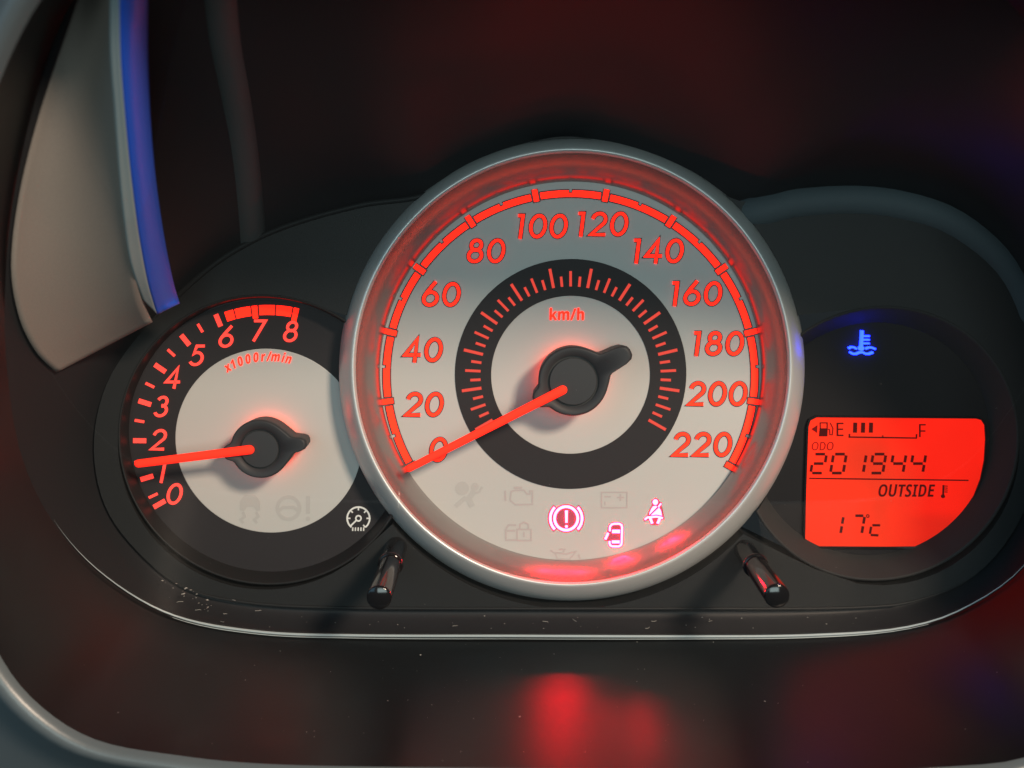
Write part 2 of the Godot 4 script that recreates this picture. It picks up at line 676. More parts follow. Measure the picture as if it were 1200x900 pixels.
# ------------------------------------------------------------------ the mask round the gauges
func build_mask() -> void:
	var t := thing("gauge_mask", Vector3(0, -60, 6), "dark plastic mask around the gauges with a raised brow over each side gauge", "panel")
	var loop := plate_loop()
	# front plate with one opening for the three overlapping gauges
	var holes := [[311.0, 518.0, 173.0], [1031.0, 522.0, 164.0], [670.0, 440.0, 273.5]]
	var hole := PackedVector2Array()
	for p in loop:
		var d := (p - Vector2(600, 450)).normalized()
		var far := 0.0
		for h in holes:
			var c: Vector2 = Vector2(h[0], h[1]) - Vector2(600, 450)
			var radius: float = h[2]
			var along := c.dot(d)
			var off := radius * radius - (c - d * along).length_squared()
			if off > 0.0:
				far = maxf(far, along + sqrt(off))
		hole.append(Vector2(600, 450) + d * minf(far, (p - Vector2(600, 450)).length() - 2.0))
	var st := begin()
	var top_rows := []
	for r in [[hole, -6.0], [hole, 7.1], [hole, 7.4], [loop, 7.4], [loop, 5.0]]:
		var row := []
		for p in r[0]:
			var q := at(p.x, p.y, 7.4)
			row.append(Vector3(q.x, q.y, r[1]))
		top_rows.append(row)
	loft(st, top_rows)
	commit(st, "face_plate", "black_plastic", t)
	# walls from the plate out to the lens seat
	var lip := lip_loop()
	var a := []
	var b := []
	var c_ := []
	for i in loop.size():
		var p := loop[i]
		a.append(at(p.x, p.y, 5.2))
		var lens_p := at_lens(lip[i].x, lip[i].y)
		var low := clampf((p.y - 560.0) / 120.0, 0.0, 1.0)
		b.append((at(p.x, p.y, 4.0)).lerp(lens_p, 0.45) + Vector3(0, 0, -4.0 * low))
		c_.append(lens_p)
	var rows := []
	for k in 13:
		var f := k / 12.0
		var row := []
		for i in a.size():
			row.append((a[i] as Vector3).bezier_interpolate(a[i].lerp(b[i], 0.66), c_[i].lerp(b[i], 0.66), c_[i], f))
		rows.append(row)
	st = begin(true)
	loft(st, rows)
	wall_rows = rows
	commit(st, "inner_wall", "ceiling_plastic", t)
	# brows over the side gauges
	var left := []
	var right := []
	var below := []
	for i in loop.size():
		var p := loop[i]
		var q := at(p.x, p.y, 7.4)
		if p.y < 400.0 and p.x < 545.0:
			left.append(q)
		if p.y < 420.0 and p.x > 838.0:
			right.append(at(p.x, p.y + 12.0, 5.2 - 5.0 * clampf((885.0 - p.x) / 45.0, 0.0, 1.0)))
		if p.y > 660.0:
			below.append(q)
	right.reverse()
	st = begin(true)
	tube(st, left, 0.8, 10, false, 5)
	commit(st, "brow", "black_plastic", t)
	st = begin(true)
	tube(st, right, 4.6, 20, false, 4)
	commit(st, "brow", "brow_highlight", t)
	st = begin(true)
	tube(st, below, 0.45, 8, false, 6)
	commit(st, "edge_bead", "black_plastic", t)
	# a pale lens reflection, added as a lighter ridge down the left inner wall
	var reflection_line := []
	for p in curve([Vector2(258, -30), Vector2(265, 40), Vector2(277, 110), Vector2(286, 180), Vector2(292, 240), Vector2(295, 292)], 30):
		reflection_line.append(at(p.x, p.y, wall_z(p.x, p.y) - 3.3))
	st = begin(true)
	tube(st, reflection_line, 4.2, 24)
	commit(st, "reflection_line", "reflection_line_grey", t)


var wall_rows := []


func wall_z(px: float, py: float) -> float:          # how near the inner wall comes to the driver there
	var v := Vector2(px, py) - Vector2(600, 450)
	var n: int = wall_rows[0].size()
	var u := fposmod(atan2(-v.y, v.x), TAU) / TAU * n
	var i := int(u) % n
	return lerpf(wall_z_on(i, v.length()), wall_z_on((i + 1) % n, v.length()), u - floorf(u))


func wall_z_on(i: int, r: float) -> float:
	for k in wall_rows.size() - 1:
		var p: Vector3 = wall_rows[k][i]
		var q: Vector3 = wall_rows[k + 1][i]
		var rp := project(p).distance_to(Vector2(600, 450))
		var rq := project(q).distance_to(Vector2(600, 450))
		if r <= rq or k == wall_rows.size() - 2:
			return lerpf(p.z, q.z, clampf((r - rp) / maxf(rq - rp, 0.01), 0.0, 1.0))
	return 10.0


func band(st: SurfaceTool, left: Array, right: Array, across: int, lift: float, lift_right: float) -> void:      # a curved sheet between two edges
	var n := left.size()
	var grid := []
	for i in n:
		var row := []
		for k in across + 1:
			var f := float(k) / across
			var p: Vector2 = (left[i] as Vector2).lerp(right[i], f)
			row.append(at(p.x, p.y, wall_z(p.x, p.y) + 2.0 + lerpf(lift, lift_right, pow(f, 2.2)) + 0.4 * sin(f * PI)))
		grid.append(row)
	for i in n - 1:
		for k in across:
			quad(st, grid[i][k], grid[i + 1][k], grid[i + 1][k + 1], grid[i][k + 1])
	# thickness
	var back := Vector3(0, 0, -2.0)
	for i in n - 1:
		quad(st, grid[i][0] + back, grid[i + 1][0] + back, grid[i + 1][0], grid[i][0])
		quad(st, grid[i][across], grid[i + 1][across], grid[i + 1][across] + back, grid[i][across] + back)
	for k in across:
		quad(st, grid[n - 1][k], grid[n - 1][k] + back, grid[n - 1][k + 1] + back, grid[n - 1][k + 1])


func curve(ctrl: Array, n: int) -> Array:
	var out := []
	var m := ctrl.size()
	for i in n + 1:
		var s := float(i) / n * (m - 1)
		var k := mini(int(s), m - 2)
		var p0: Vector2 = ctrl[maxi(k - 1, 0)]
		var p1: Vector2 = ctrl[k]
		var p2: Vector2 = ctrl[k + 1]
		var p3: Vector2 = ctrl[mini(k + 2, m - 1)]
		out.append(p1.cubic_interpolate(p2, p0, p3, s - k))
	return out


func build_side_reflections() -> void:  # reflections seen in the lens, modelled as solid coloured sheets
	var t := thing("side_reflection_panel", at(70, 430, 30), "beige grey lens reflection modelled as a solid panel up the left inner side", "reflection panel")
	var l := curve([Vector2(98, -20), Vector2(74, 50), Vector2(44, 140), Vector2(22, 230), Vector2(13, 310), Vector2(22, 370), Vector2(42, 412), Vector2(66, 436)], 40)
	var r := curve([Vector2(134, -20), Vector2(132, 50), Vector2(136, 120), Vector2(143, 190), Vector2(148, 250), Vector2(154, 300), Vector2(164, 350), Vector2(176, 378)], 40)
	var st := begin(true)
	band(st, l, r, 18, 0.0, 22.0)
	commit(st, "panel_skin", "beige_reflection", t)
	t = thing("blue_reflection_strip", at(190, 360, 18), "narrow vivid blue lens reflection with a pale edge, modelled as a solid strip", "reflection strip")
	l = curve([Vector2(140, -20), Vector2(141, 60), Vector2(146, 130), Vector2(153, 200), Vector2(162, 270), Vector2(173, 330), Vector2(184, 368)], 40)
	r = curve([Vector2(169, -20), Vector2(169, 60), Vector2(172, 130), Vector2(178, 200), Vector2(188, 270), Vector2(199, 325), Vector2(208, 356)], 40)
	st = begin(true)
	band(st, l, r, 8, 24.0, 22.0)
	commit(st, "strip", "blue_reflection", t)
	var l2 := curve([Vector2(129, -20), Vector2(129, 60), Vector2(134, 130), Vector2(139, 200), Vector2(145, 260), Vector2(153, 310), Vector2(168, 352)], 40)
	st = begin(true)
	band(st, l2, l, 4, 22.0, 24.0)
	commit(st, "pale_reflection", "pale_reflection", t)


# ------------------------------------------------------------------ speedometer
const SX := 668.7
const SY := 440.0


func on_speed(r: float, deg: float) -> Vector2:
	return Vector2(SX + r * 1.006 * cos(deg_to_rad(deg)), SY - r * 0.994 * sin(deg_to_rad(deg)))


func speed_arc(r: float, a0: float, a1: float, n: int) -> PackedVector2Array:
	return arc(SX, SY, r * 1.006, r * 0.994, a0, a1, n)


func build_speedometer() -> void:
	var t := thing("speedometer", at(SX, SY, -6), "large round silver speedometer with red numerals up to 220 and a wide silver bezel", "speedometer")
	var st := begin()
	lathe(st, rows_at(SX, SY, [[231, -1.0], [231, -0.02], [0, 0.0]]))
	commit(st, "dial_face", "dial_silver", t)
	st = begin()
	lathe(st, rows_at(SX, SY, [[135.5, 0.0], [135.5, 0.2], [93, 0.2], [93, 0.0]]))
	commit(st, "dark_ring", "dial_black", t)
	# conical inner wall and the bezel
	st = begin(true)
	var prof := [[222.5, -0.5, SX, 439.5], [224.0, 1.4, SX, 439.4], [227.8, 3.8, SX, 439.1], [234, 6.5, SX + 0.4, 438.6], [243, 9.6, 669.4, 437.7], [252.5, 12.0, 669.8, 437.0]]
	lathe(st, prof, 160)
	commit(st, "inner_wall", "wall_silver", t)
	st = begin(true)
	lathe(st, [[252.5, 12.0, 669.8, 437.0], [253.8, 12.7, 670, 436.9], [255.4, 13.1, 670, 436.8], [257.2, 13.1, 670, 436.9], [259.2, 12.7, 670, 437.1], [262.5, 11.7, 670, 437.8], [266, 10.4, 670, 438.6], [269.2, 8.8, 670, 439.3], [271.4, 6.9, 670, 439.8], [272.4, 4.8, 670, 440], [272.6, -4, 670, 440]], 160)
	commit(st, "bezel", "bezel_silver", t)
	# outer scale: 12 main ticks and the bars between them
	var step := 240.0 / 11.0
	for i in 12:
		var a := 210.0 - step * i
		st = begin()
		stroke(st, PackedVector2Array([on_speed(209, a), on_speed(223.2, a)]), 6.0, 0.0, 0.34)
		var mi := commit(st, "glowing_tick_mark", "glow_red", t)
		st = begin()
		stroke(st, PackedVector2Array([on_speed(207.6, a), on_speed(223.6, a)]), 8.6, 0.0, 0.16)
		commit(st, "outline", "outline_red", mi)
		if i == 11:
			continue
		st = begin()
		var so := begin()
		var g := 1.55
		stroke(st, speed_arc(214.5, a - g, a - step / 2 + 0.65, 12), 7.4, 0.0, 0.3)
		stroke(st, speed_arc(212.9, a - step / 2 + 0.65, a - step / 2 - 0.65, 3), 4.4, 0.0, 0.3)
		stroke(st, speed_arc(214.5, a - step / 2 - 0.65, a - step + g, 12), 7.4, 0.0, 0.3)
		stroke(so, speed_arc(214.5, a - g + 0.32, a - step / 2 + 0.4, 12), 10.6, 0.0, 0.14)
		stroke(so, speed_arc(212.9, a - step / 2 + 0.4, a - step / 2 - 0.4, 3), 7.2, 0.0, 0.14)
		stroke(so, speed_arc(214.5, a - step / 2 - 0.4, a - step + g - 0.32, 12), 10.6, 0.0, 0.14)
		mi = commit(st, "glowing_scale_bar", "glow_red", t)
		commit(so, "outline", "outline_red", mi)
	# numerals
	for n in [["0", 514, 527], ["20", 497, 474], ["40", 496, 410], ["60", 517, 345], ["80", 569.5, 294], ["100", 635, 265], ["120", 706, 262.5], ["140", 771, 294], ["160", 816, 344], ["180", 841.5, 402.5], ["200", 841, 461.5], ["220", 823, 521]]:
		number(t, n[0], n[1], n[2], 29.5, 3.3, 0.0, 0.13, true)
	# inner scale in the dark ring, one tick for every five
	for i in 45:
		var a := 210.0 - step / 4.0 * i
		var r1 := 128.0 if i % 4 == 0 else (123.0 if i % 2 == 0 else 117.0)
		st = begin()
		stroke(st, PackedVector2Array([on_speed(105, a), on_speed(r1, a)]), 3.4 if i % 4 == 0 else 3.0, 0.2, 0.42)
		commit(st, "glowing_fine_tick", "glow_dim", t)
	st = begin()
	text(st, "km/h", 644, 375, 13.2, 0.0, 0.26, true, 0.03, 0.9)
	commit(st, "glowing_unit_lettering", "glow_red", t)
	# warning lamps that are lit
	build_lit_lamps(t)
	build_dark_symbols(t)
	# pointer on its hub
	build_pointer(t, Vector2(SX, SY + 1), Vector2(664, 454), Vector2(476, 550), 41.0, 29.0, 13.0, 11.0, 8.6, 2.0, true)


func build_lit_lamps(t: Node) -> void:
	var z0 := 0.0
	var z1 := 0.06
	var st := begin()
	stroke(st, ring_pts(663.5, 607.5, 13.6, 13.8, 40), 3.1, z0, z1, true)
	stroke(st, arc(663.5, 607.5, 18.6, 18.6, 136, 224, 14), 3.0, z0, z1)
	stroke(st, arc(663.5, 607.5, 18.6, 18.6, -44, 44, 14), 3.0, z0, z1)
	stroke(st, PackedVector2Array([Vector2(663.8, 598.2), Vector2(663.8, 612.6)]), 3.4, z0, z1, false, 2.8)
	plate(st, ring_pts(663.8, 617, 1.7, 1.7, 12), z0, z1)
	var mi := commit(st, "brake_warning_light", "warning_red", t)
	var film := begin()  # painted glow around the symbol, a flat red shape
	stroke(film, arc(663.5, 607.5, 18.6, 18.6, 132, 228, 14), 6.2, 0.0, 0.02)
	stroke(film, arc(663.5, 607.5, 18.6, 18.6, -48, 48, 14), 6.2, 0.0, 0.02)
	plate(film, ring_pts(663.5, 607.5, 16.6, 16.8, 40), 0.0, 0.03)
	commit(film, "halo_print", "painted_halo", mi)
	tag(mi, "lit brake warning symbol, exclamation mark in a circle between brackets", "")
	st = begin()
	var body := PackedVector2Array([Vector2(714.6, 622.5), Vector2(714.8, 617.2), Vector2(716.8, 614.6), Vector2(720, 613.8), Vector2(726, 613.9), Vector2(728.4, 615.4), Vector2(729, 618), Vector2(728.6, 636), Vector2(727.6, 639), Vector2(725, 640.3), Vector2(717.4, 640.2), Vector2(715, 639), Vector2(714.3, 636.5), Vector2(714.4, 634)])
	stroke(st, body, 2.3, z0, z1)
	stroke(st, PackedVector2Array([Vector2(712.8, 624.5), Vector2(709.2, 632.2)]), 2.8, z0, z1)
	stroke(st, PackedVector2Array([Vector2(717.2, 622.8), Vector2(726.6, 622.8)]), 4.0, z0, z1)
	stroke(st, PackedVector2Array([Vector2(717, 635), Vector2(726.2, 635)]), 3.4, z0, z1)
	mi = commit(st, "open_door_warning_light", "warning_red", t)
	film = begin()
	plate(film, PackedVector2Array([Vector2(712.6, 616), Vector2(716, 612.4), Vector2(720, 611.8), Vector2(727, 611.9), Vector2(730.4, 614), Vector2(731, 618), Vector2(730.6, 637), Vector2(728.8, 641), Vector2(725, 642.3), Vector2(716.4, 642.2), Vector2(713, 640), Vector2(712.3, 634), Vector2(708.6, 634), Vector2(706.9, 631), Vector2(711.6, 623)]), 0.0, 0.03)
	commit(film, "halo_print", "painted_halo", mi)
	tag(mi, "lit open door symbol, small car seen from above with one door ajar", "")
	st = begin()
	plate(st, ring_pts(768, 588.4, 3.1, 3.3, 16), z0, z1)
	plate(st, PackedVector2Array([Vector2(763.4, 596), Vector2(765.5, 593.2), Vector2(769, 592.8), Vector2(770.2, 594), Vector2(760.9, 603.4), Vector2(761.2, 601)]), z0, z1)
	plate(st, PackedVector2Array([Vector2(772.3, 594.8), Vector2(774.4, 598), Vector2(775.8, 604.2), Vector2(769, 602.9), Vector2(763, 604), Vector2(764.6, 602)]), z0, z1)
	stroke(st, PackedVector2Array([Vector2(771.5, 594.2), Vector2(774.6, 590)]), 1.8, z0, z1)
	stroke(st, PackedVector2Array([Vector2(755.5, 609), Vector2(759, 606.2), Vector2(764, 606), Vector2(769, 605.4), Vector2(773.4, 606.2), Vector2(776.8, 607.2)]), 2.2, z0, z1)
	stroke(st, PackedVector2Array([Vector2(761.6, 606.4), Vector2(764.4, 613.6)]), 3.0, z0, z1 + 0.02)
	stroke(st, PackedVector2Array([Vector2(773.8, 606.4), Vector2(770.6, 613.6)]), 3.0, z0, z1 + 0.02)
	mi = commit(st, "seat_belt_warning_light", "warning_red", t)
	film = begin()
	plate(film, PackedVector2Array([Vector2(768, 583.4), Vector2(771.6, 584.8), Vector2(773, 588), Vector2(775.6, 588.4), Vector2(775.4, 592.4), Vector2(776.8, 597), Vector2(778, 604), Vector2(779, 608.6), Vector2(774.6, 609.4), Vector2(772, 615.4), Vector2(762.6, 615.4), Vector2(760, 609.4), Vector2(755, 611.4), Vector2(753.6, 608.4), Vector2(758.6, 604), Vector2(761, 597), Vector2(764, 592), Vector2(763.4, 586.6)]), 0.0, 0.03)
	commit(film, "halo_print", "painted_halo", mi)
	tag(mi, "lit seat belt symbol, seated figure with a belt across the chest", "")


func build_dark_symbols(t: Node) -> void:
	var z := 0.1
	# airbag
	var st := begin()
	plate(st, ring_pts(541.5, 572.5, 8, 7.8, 24), 0, z)
	plate(st, ring_pts(556.5, 570.5, 4.6, 4.6, 18), 0, z)
	stroke(st, PackedVector2Array([Vector2(556, 575), Vector2(549, 585), Vector2(553.5, 594)]), 6.5, 0, z + 0.012)
	stroke(st, PackedVector2Array([Vector2(546, 583), Vector2(534, 593.5)]), 5, 0, z + 0.024)
	stroke(st, PackedVector2Array([Vector2(557, 578), Vector2(562, 576.5), Vector2(565, 571)]), 2.4, 0, z + 0.036)
	commit(st, "airbag_symbol", "dial_print", t)
	# engine
	st = begin()
	stroke(st, PackedVector2Array([Vector2(599, 576), Vector2(604, 574.5), Vector2(614, 574.5), Vector2(618, 579), Vector2(621, 579), Vector2(621, 575.5), Vector2(624, 575.5), Vector2(624, 591), Vector2(604, 591.5), Vector2(598, 586.5)]), 2.0, 0, z, true)
	stroke(st, PackedVector2Array([Vector2(602, 571.5), Vector2(612, 571.5)]), 2.4, 0, z + 0.012)
	stroke(st, PackedVector2Array([Vector2(592, 575), Vector2(592.5, 587)]), 2.2, 0, z + 0.02)
	commit(st, "engine_symbol", "dial_print_pink", t)
	# car with a padlock
	st = begin()
	stroke(st, PackedVector2Array([Vector2(605, 633), Vector2(593, 633), Vector2(592.4, 621), Vector2(596, 615.5), Vector2(605, 615.5)]), 2.2, 0, z)
	stroke(st, PackedVector2Array([Vector2(594, 622), Vector2(604, 622)]), 2.2, 0, z + 0.012)
	stroke(st, PackedVector2Array([Vector2(606, 620.5), Vector2(622.5, 620.5), Vector2(622.5, 633.5), Vector2(606, 633.5)]), 1.8, 0, z + 0.02, true)
	stroke(st, PackedVector2Array([Vector2(609, 620), Vector2(609.5, 614.5), Vector2(614, 612), Vector2(619, 614.5), Vector2(619.6, 620)]), 2, 0, z + 0.03)
	stroke(st, PackedVector2Array([Vector2(614, 623.5), Vector2(614, 629.5)]), 2, 0, z)
	commit(st, "immobiliser_symbol", "dial_print_pink", t)
	# battery
	st = begin()
	stroke(st, PackedVector2Array([Vector2(705, 577), Vector2(735, 577), Vector2(734.6, 595), Vector2(705, 595)]), 1.6, 0, z, true)
	stroke(st, PackedVector2Array([Vector2(708.5, 582), Vector2(716, 582)]), 1.7, 0, z)
	stroke(st, PackedVector2Array([Vector2(723, 583), Vector2(731.5, 583)]), 1.7, 0, z)
	stroke(st, PackedVector2Array([Vector2(727.2, 579), Vector2(727.2, 587)]), 1.7, 0, z + 0.012)
	stroke(st, PackedVector2Array([Vector2(709, 588), Vector2(709, 592)]), 1.5, 0, z)
	commit(st, "battery_symbol", "dial_print_pink", t)
	# oil can
	st = begin()
	stroke(st, PackedVector2Array([Vector2(645, 645), Vector2(651, 649), Vector2(653, 655), Vector2(667, 656), Vector2(675, 646.5), Vector2(670, 647.5), Vector2(664, 649.5), Vector2(651, 647.5)]), 1.7, 0, z)
	stroke(st, PackedVector2Array([Vector2(655, 644), Vector2(662, 644), Vector2(660, 647)]), 1.5, 0, z + 0.012)
	stroke(st, PackedVector2Array([Vector2(678, 650), Vector2(679.5, 655)]), 2.2, 0, z)
	commit(st, "oil_can_symbol", "dial_print_pink", t)


# hub, cap, lit rod: the hub's top lies at z; base is its foot on the dial, tip and tail of the rod as seen
func build_pointer(t: Node, foot: Vector2, root_: Vector2, tip: Vector2, hub_r: float, cap_r: float, z: float, w0: float, w1: float, zbase: float, long_tail: bool) -> void:
	var c3 := at(foot.x, foot.y, 0.0)
	var s := scale_at(0.0)
	# the hub's outline in mm about the axis: circle with a tail opposite the rod and shoulders beside it
	var r3 := at(root_.x, root_.y, z)
	var t3 := at(tip.x, tip.y, z - 0.6)
	var ang := atan2(t3.y - c3.y, t3.x - c3.x)
	var outline := PackedVector2Array()
	var n := 120
	var R := hub_r * scale_at(z)
	for i in n:
		var a := TAU * i / n
		var da := wrapf(a - ang, -PI, PI)
		var r := R
		if long_tail:
			r += R * 0.70 * exp(-pow((absf(da) - PI) / 0.22, 4.0)) + R * 0.16 * exp(-pow((absf(da) - PI) / 0.42, 2.0))
		else:
			r += R * 0.38 * exp(-pow((absf(da) - PI) / 0.19, 4.0)) + R * 0.20 * exp(-pow((absf(da) - PI) / 0.42, 2.0))
		r += R * 0.26 * exp(-pow(da / 0.26, 4.0))
		outline.append(Vector2(c3.x + r * cos(a), c3.y + r * sin(a)))
	var st := begin(true)
	var rows := []
	for k in [[0.90, zbase + 1.6], [0.97, zbase + 2.0], [1.0, z - 1.2], [1.0, z - 0.7], [0.985, z - 0.25], [0.955, z - 0.03], [0.94, z], [0.72, z]]:
		var row := []
		for p in outline:
			var q: Vector2 = (p - Vector2(c3.x, c3.y)) * k[0] + Vector2(c3.x, c3.y)
			row.append(Vector3(q.x, q.y, k[1]))
		rows.append(row)
	# top: from the outline in to the cap's groove
	var ring_o := []
	var ring_i := []
	for i in n:
		var a := TAU * i / n
		ring_o.append(Vector3(c3.x + cos(a) * cap_r * scale_at(z) * 1.05, c3.y + sin(a) * cap_r * scale_at(z) * 1.05, z + 0.02))
		ring_i.append(Vector3(c3.x + cos(a) * cap_r * scale_at(z) * 1.04, c3.y + sin(a) * cap_r * scale_at(z) * 1.04, z - 0.8))
	rows[rows.size() - 1] = ring_o
	rows.append(ring_i)
	rows.reverse()
	loft(st, rows.slice(2))
	st.set_smooth_group(1)
	loft(st, rows.slice(0, 3))
	var hub := commit(st, "pointer_hub", "hub_plastic", t)
	st = begin(true)
	var capr := cap_r * scale_at(z) * 0.97
	var cap_rows := []
	for k in [[1.0, z - 0.8], [1.0, z - 0.12], [0.965, z + 0.05], [0.5, z + 0.12], [0.001, z + 0.14]]:
		var row := []
		for i in n:
			var a := TAU * i / n
			row.append(Vector3(c3.x + cos(a) * capr * k[0], c3.y + sin(a) * capr * k[0], k[1]))
		cap_rows.append(row)
	cap_rows.reverse()
	loft(st, cap_rows.slice(2))
	st.set_smooth_group(1)
	loft(st, cap_rows.slice(0, 3))
	commit(st, "cap", "hub_plastic", hub)
	st = begin()
	var gr := []
	for k in [0.001, 1.12]:
		var row := []
		for i in n:
			var a := TAU * i / n
			row.append(Vector3(c3.x + cos(a) * capr * k, c3.y + sin(a) * capr * k, z - 0.75))
		gr.append(row)
	loft(st, gr)
	commit(st, "groove", "groove", hub)
	# lamp ring under the hub
	st = begin(true)
	var lamp_rows := []
	for k in [[0.70, zbase - 0.6], [0.86, zbase - 0.6], [0.86, zbase + 0.8], [0.70, zbase + 0.8]]:
		var row := []
		for i in n:
			var a := TAU * i / n
			row.append(Vector3(c3.x + cos(a) * R * k[0], c3.y + sin(a) * R * k[0], k[1]))
		lamp_rows.append(row)
	loft(st, lamp_rows)
	commit(st, "glowing_hub_ring", "hub_light", hub)
	st = begin(true)
	lathe(st, [[hub_r * 0.6, 0.1, foot.x, foot.y], [hub_r * 0.6, zbase + 2.0, foot.x, foot.y]], 48)
	commit(st, "spindle", "groove", hub)
	# the rod: half round, tapered, its end rounded
	st = begin(true)
	var ring_n := 14
	var along := 40
	var dir := (t3 - r3)
	var len_ := dir.length()
	dir = dir.normalized()
	var side := dir.cross(Vector3(0, 0, 1)).normalized()
	var up := side.cross(dir).normalized()
	var prev := []
	for i in along + 1:
		var f := 0.5 - 0.5 * cos(PI * i / along)
		var tap := 1.0
		var d := f * len_
		var w := lerpf(w0, w1, f) * scale_at(z) * 0.5
		if d < w:
			tap = sqrt(maxf(0.0, 1.0 - pow(1.0 - d / w, 2.0)))
		if len_ - d < w:
			tap = sqrt(maxf(0.0, 1.0 - pow(1.0 - (len_ - d) / w, 2.0)))
		var row := []
		for k in ring_n:
			var a := TAU * k / ring_n
			row.append(r3 + dir * d + side * cos(a) * w * maxf(tap, 0.02) + up * sin(a) * w * 0.62 * maxf(tap, 0.02) + Vector3(0, 0, 1.0))
		if i > 0:
			for k in ring_n:
				var l := (k + 1) % ring_n
				quad(st, prev[k], row[k], row[l], prev[l])
		prev = row
	commit(st, "glowing_pointer", "pointer_red", t)


# ------------------------------------------------------------------ tachometer
func build_tachometer() -> void:
	var cx := 314.0
	var cy := 518.0
	var t := thing("tachometer", at(cx, cy, -6), "black tachometer with pale centre and red numerals 0 to 8, left of the speedometer", "tachometer")
	var st := begin()
	lathe(st, rows_at(cx, cy, [[168, -1.2], [168, -0.2], [0, -0.2]]), 128)
	commit(st, "dial_face", "dial_black", t)
	st = begin()
	lathe(st, rows_at(315, 517.5, [[110, -0.2], [110, -0.04], [109.4, 0.0], [0, 0.0]]), 128)
	commit(st, "centre_disc", "dial_silver", t)
	st = begin(true)
	lathe(st, [[163, -0.4, 313.5, 512], [164, 0.3, 313.5, 512.5], [169.5, 6.2, 311.4, 517.2], [171, 7.4, 311, 518], [172, 7.8, 311, 518], [173.2, 7.8, 311, 518], [174, 7.3, 311, 518]], 200, 0.0, 360.0, false, 268.0)
	commit(st, "shroud_ring", "black_plastic", t)
	# ticks
	for p in [[186.7, 590.7], [172, 560], [163.5, 516.5], [169.5, 472], [187.5, 431.6], [217, 398.6], [255.6, 375.5]]:
		var v := Vector2(p[0], p[1]) - Vector2(cx, cy)
		var d := Vector2(v.normalized())
		st = begin()
		stroke(st, PackedVector2Array([Vector2(p[0], p[1]) - d * 7.6, Vector2(p[0], p[1]) + d * 7.6]), 5.6, -0.2, 0.06)
		commit(st, "glowing_tick_mark", "glow_tach", t)
	for p in [[179.4, 581], [163.3, 493.5], [175.5, 451.5], [200.5, 413.5], [234.5, 384.5], [163, 541]]:
		var d := (Vector2(p[0], p[1]) - Vector2(cx, cy)).normalized()
		st = begin()
		stroke(st, PackedVector2Array([Vector2(p[0], p[1]) - d * 5.6, Vector2(p[0], p[1]) + d * 5.6]), 3.1, -0.2, 0.06)
		commit(st, "glowing_fine_tick", "glow_tach", t)
	# red zone
	var zone := func(a0: float, a1: float, r0: float, r1: float, called: String):
		var s2 := begin()
		stroke(s2, arc(cx, cy, (r0 + r1) / 2, (r0 + r1) / 2, a0, a1, 8), r1 - r0, -0.2, 0.06)
		commit(s2, called, "glow_red", t)
	zone.call(108.6, 104.9, 149, 160.5, "glowing_red_zone_bar")
	zone.call(104.2, 97.6, 149, 160.5, "glowing_red_zone_bar")
	zone.call(96.9, 94.6, 145.5, 160.5, "glowing_tick_mark")
	zone.call(93.8, 87.1, 149, 160.5, "glowing_red_zone_bar")
	zone.call(86.4, 79.8, 149, 160.5, "glowing_red_zone_bar")
	zone.call(79.1, 76.9, 143.5, 160.5, "glowing_tick_mark")
	for n in [["0", 204.5, 579], ["1", 190.5, 553], ["2", 186, 515.5], ["3", 189.5, 476.5], ["4", 203, 442.5], ["5", 231, 416.5], ["6", 265.5, 395], ["7", 302.5, 387], ["8", 341, 388.5]]:
		number(t, n[0], n[1], n[2], 26.0, 3.3, -0.2, 0.2, false)
	# lettering on a curve
	var s := "x1000r/min"
	var widths := {"x": 7.6, "1": 8.2, "0": 9.0, "r": 6.0, "/": 5.4, "m": 12.0, "i": 4.4, "n": 8.6}
	var total := 0.0
	for c in s:
		total += widths[c]
	var done := 0.0
	st = begin()
	var rr := 94.0
	for c in s:
		var a := 121.5 - rad_to_deg(done / rr)
		var p := Vector2(315 + rr * cos(deg_to_rad(a)), 517 - rr * sin(deg_to_rad(a)))
		text(st, c, p.x, p.y, 10.6, 0.0, 0.24, true, 0.18, 0.8, a - 90.0)
		done += widths[c]
	commit(st, "glowing_unit_lettering", "glow_red", t)
	# unlit symbols: skid warning, power steering
	var z := 0.1
	st = begin()
	plate(st, PackedVector2Array([Vector2(284, 583), Vector2(287, 580), Vector2(299, 580), Vector2(302, 583), Vector2(305, 588), Vector2(305, 598), Vector2(301, 599), Vector2(297, 594), Vector2(290, 594), Vector2(286, 599), Vector2(281, 598), Vector2(281, 588)]), 0, z)
	stroke(st, PackedVector2Array([Vector2(284.5, 600), Vector2(287, 605), Vector2(282, 609), Vector2(285.5, 613)]), 3.4, 0, z)
	stroke(st, PackedVector2Array([Vector2(300, 600), Vector2(303, 605), Vector2(298, 609), Vector2(301.5, 613)]), 3.4, 0, z)
	commit(st, "skid_warning_symbol", "dial_print", t)
	st = begin()
	stroke(st, ring_pts(338, 595.5, 13, 13, 30), 4.4, 0, z, true)
	stroke(st, PackedVector2Array([Vector2(326, 599), Vector2(332, 594.5), Vector2(344, 594.5), Vector2(350, 599)]), 4, 0, z + 0.012)
	stroke(st, PackedVector2Array([Vector2(361, 581), Vector2(361, 602)]), 5, 0, z)
	plate(st, ring_pts(361, 608, 2.8, 2.8, 12), 0, z)
	commit(st, "steering_warning_symbol", "dial_print", t)
	# white cruise symbol on the black ring
	st = begin()
	stroke(st, arc(420, 607.5, 13.2, 13.2, 232, -52, 40), 1.9, -0.2, -0.02)
	stroke(st, ring_pts(420, 607.5, 3.1, 3.1, 16), 1.7, -0.2, -0.02, true)
	stroke(st, PackedVector2Array([Vector2(417.5, 609.8), Vector2(411, 616.2)]), 1.8, -0.2, 0.0)
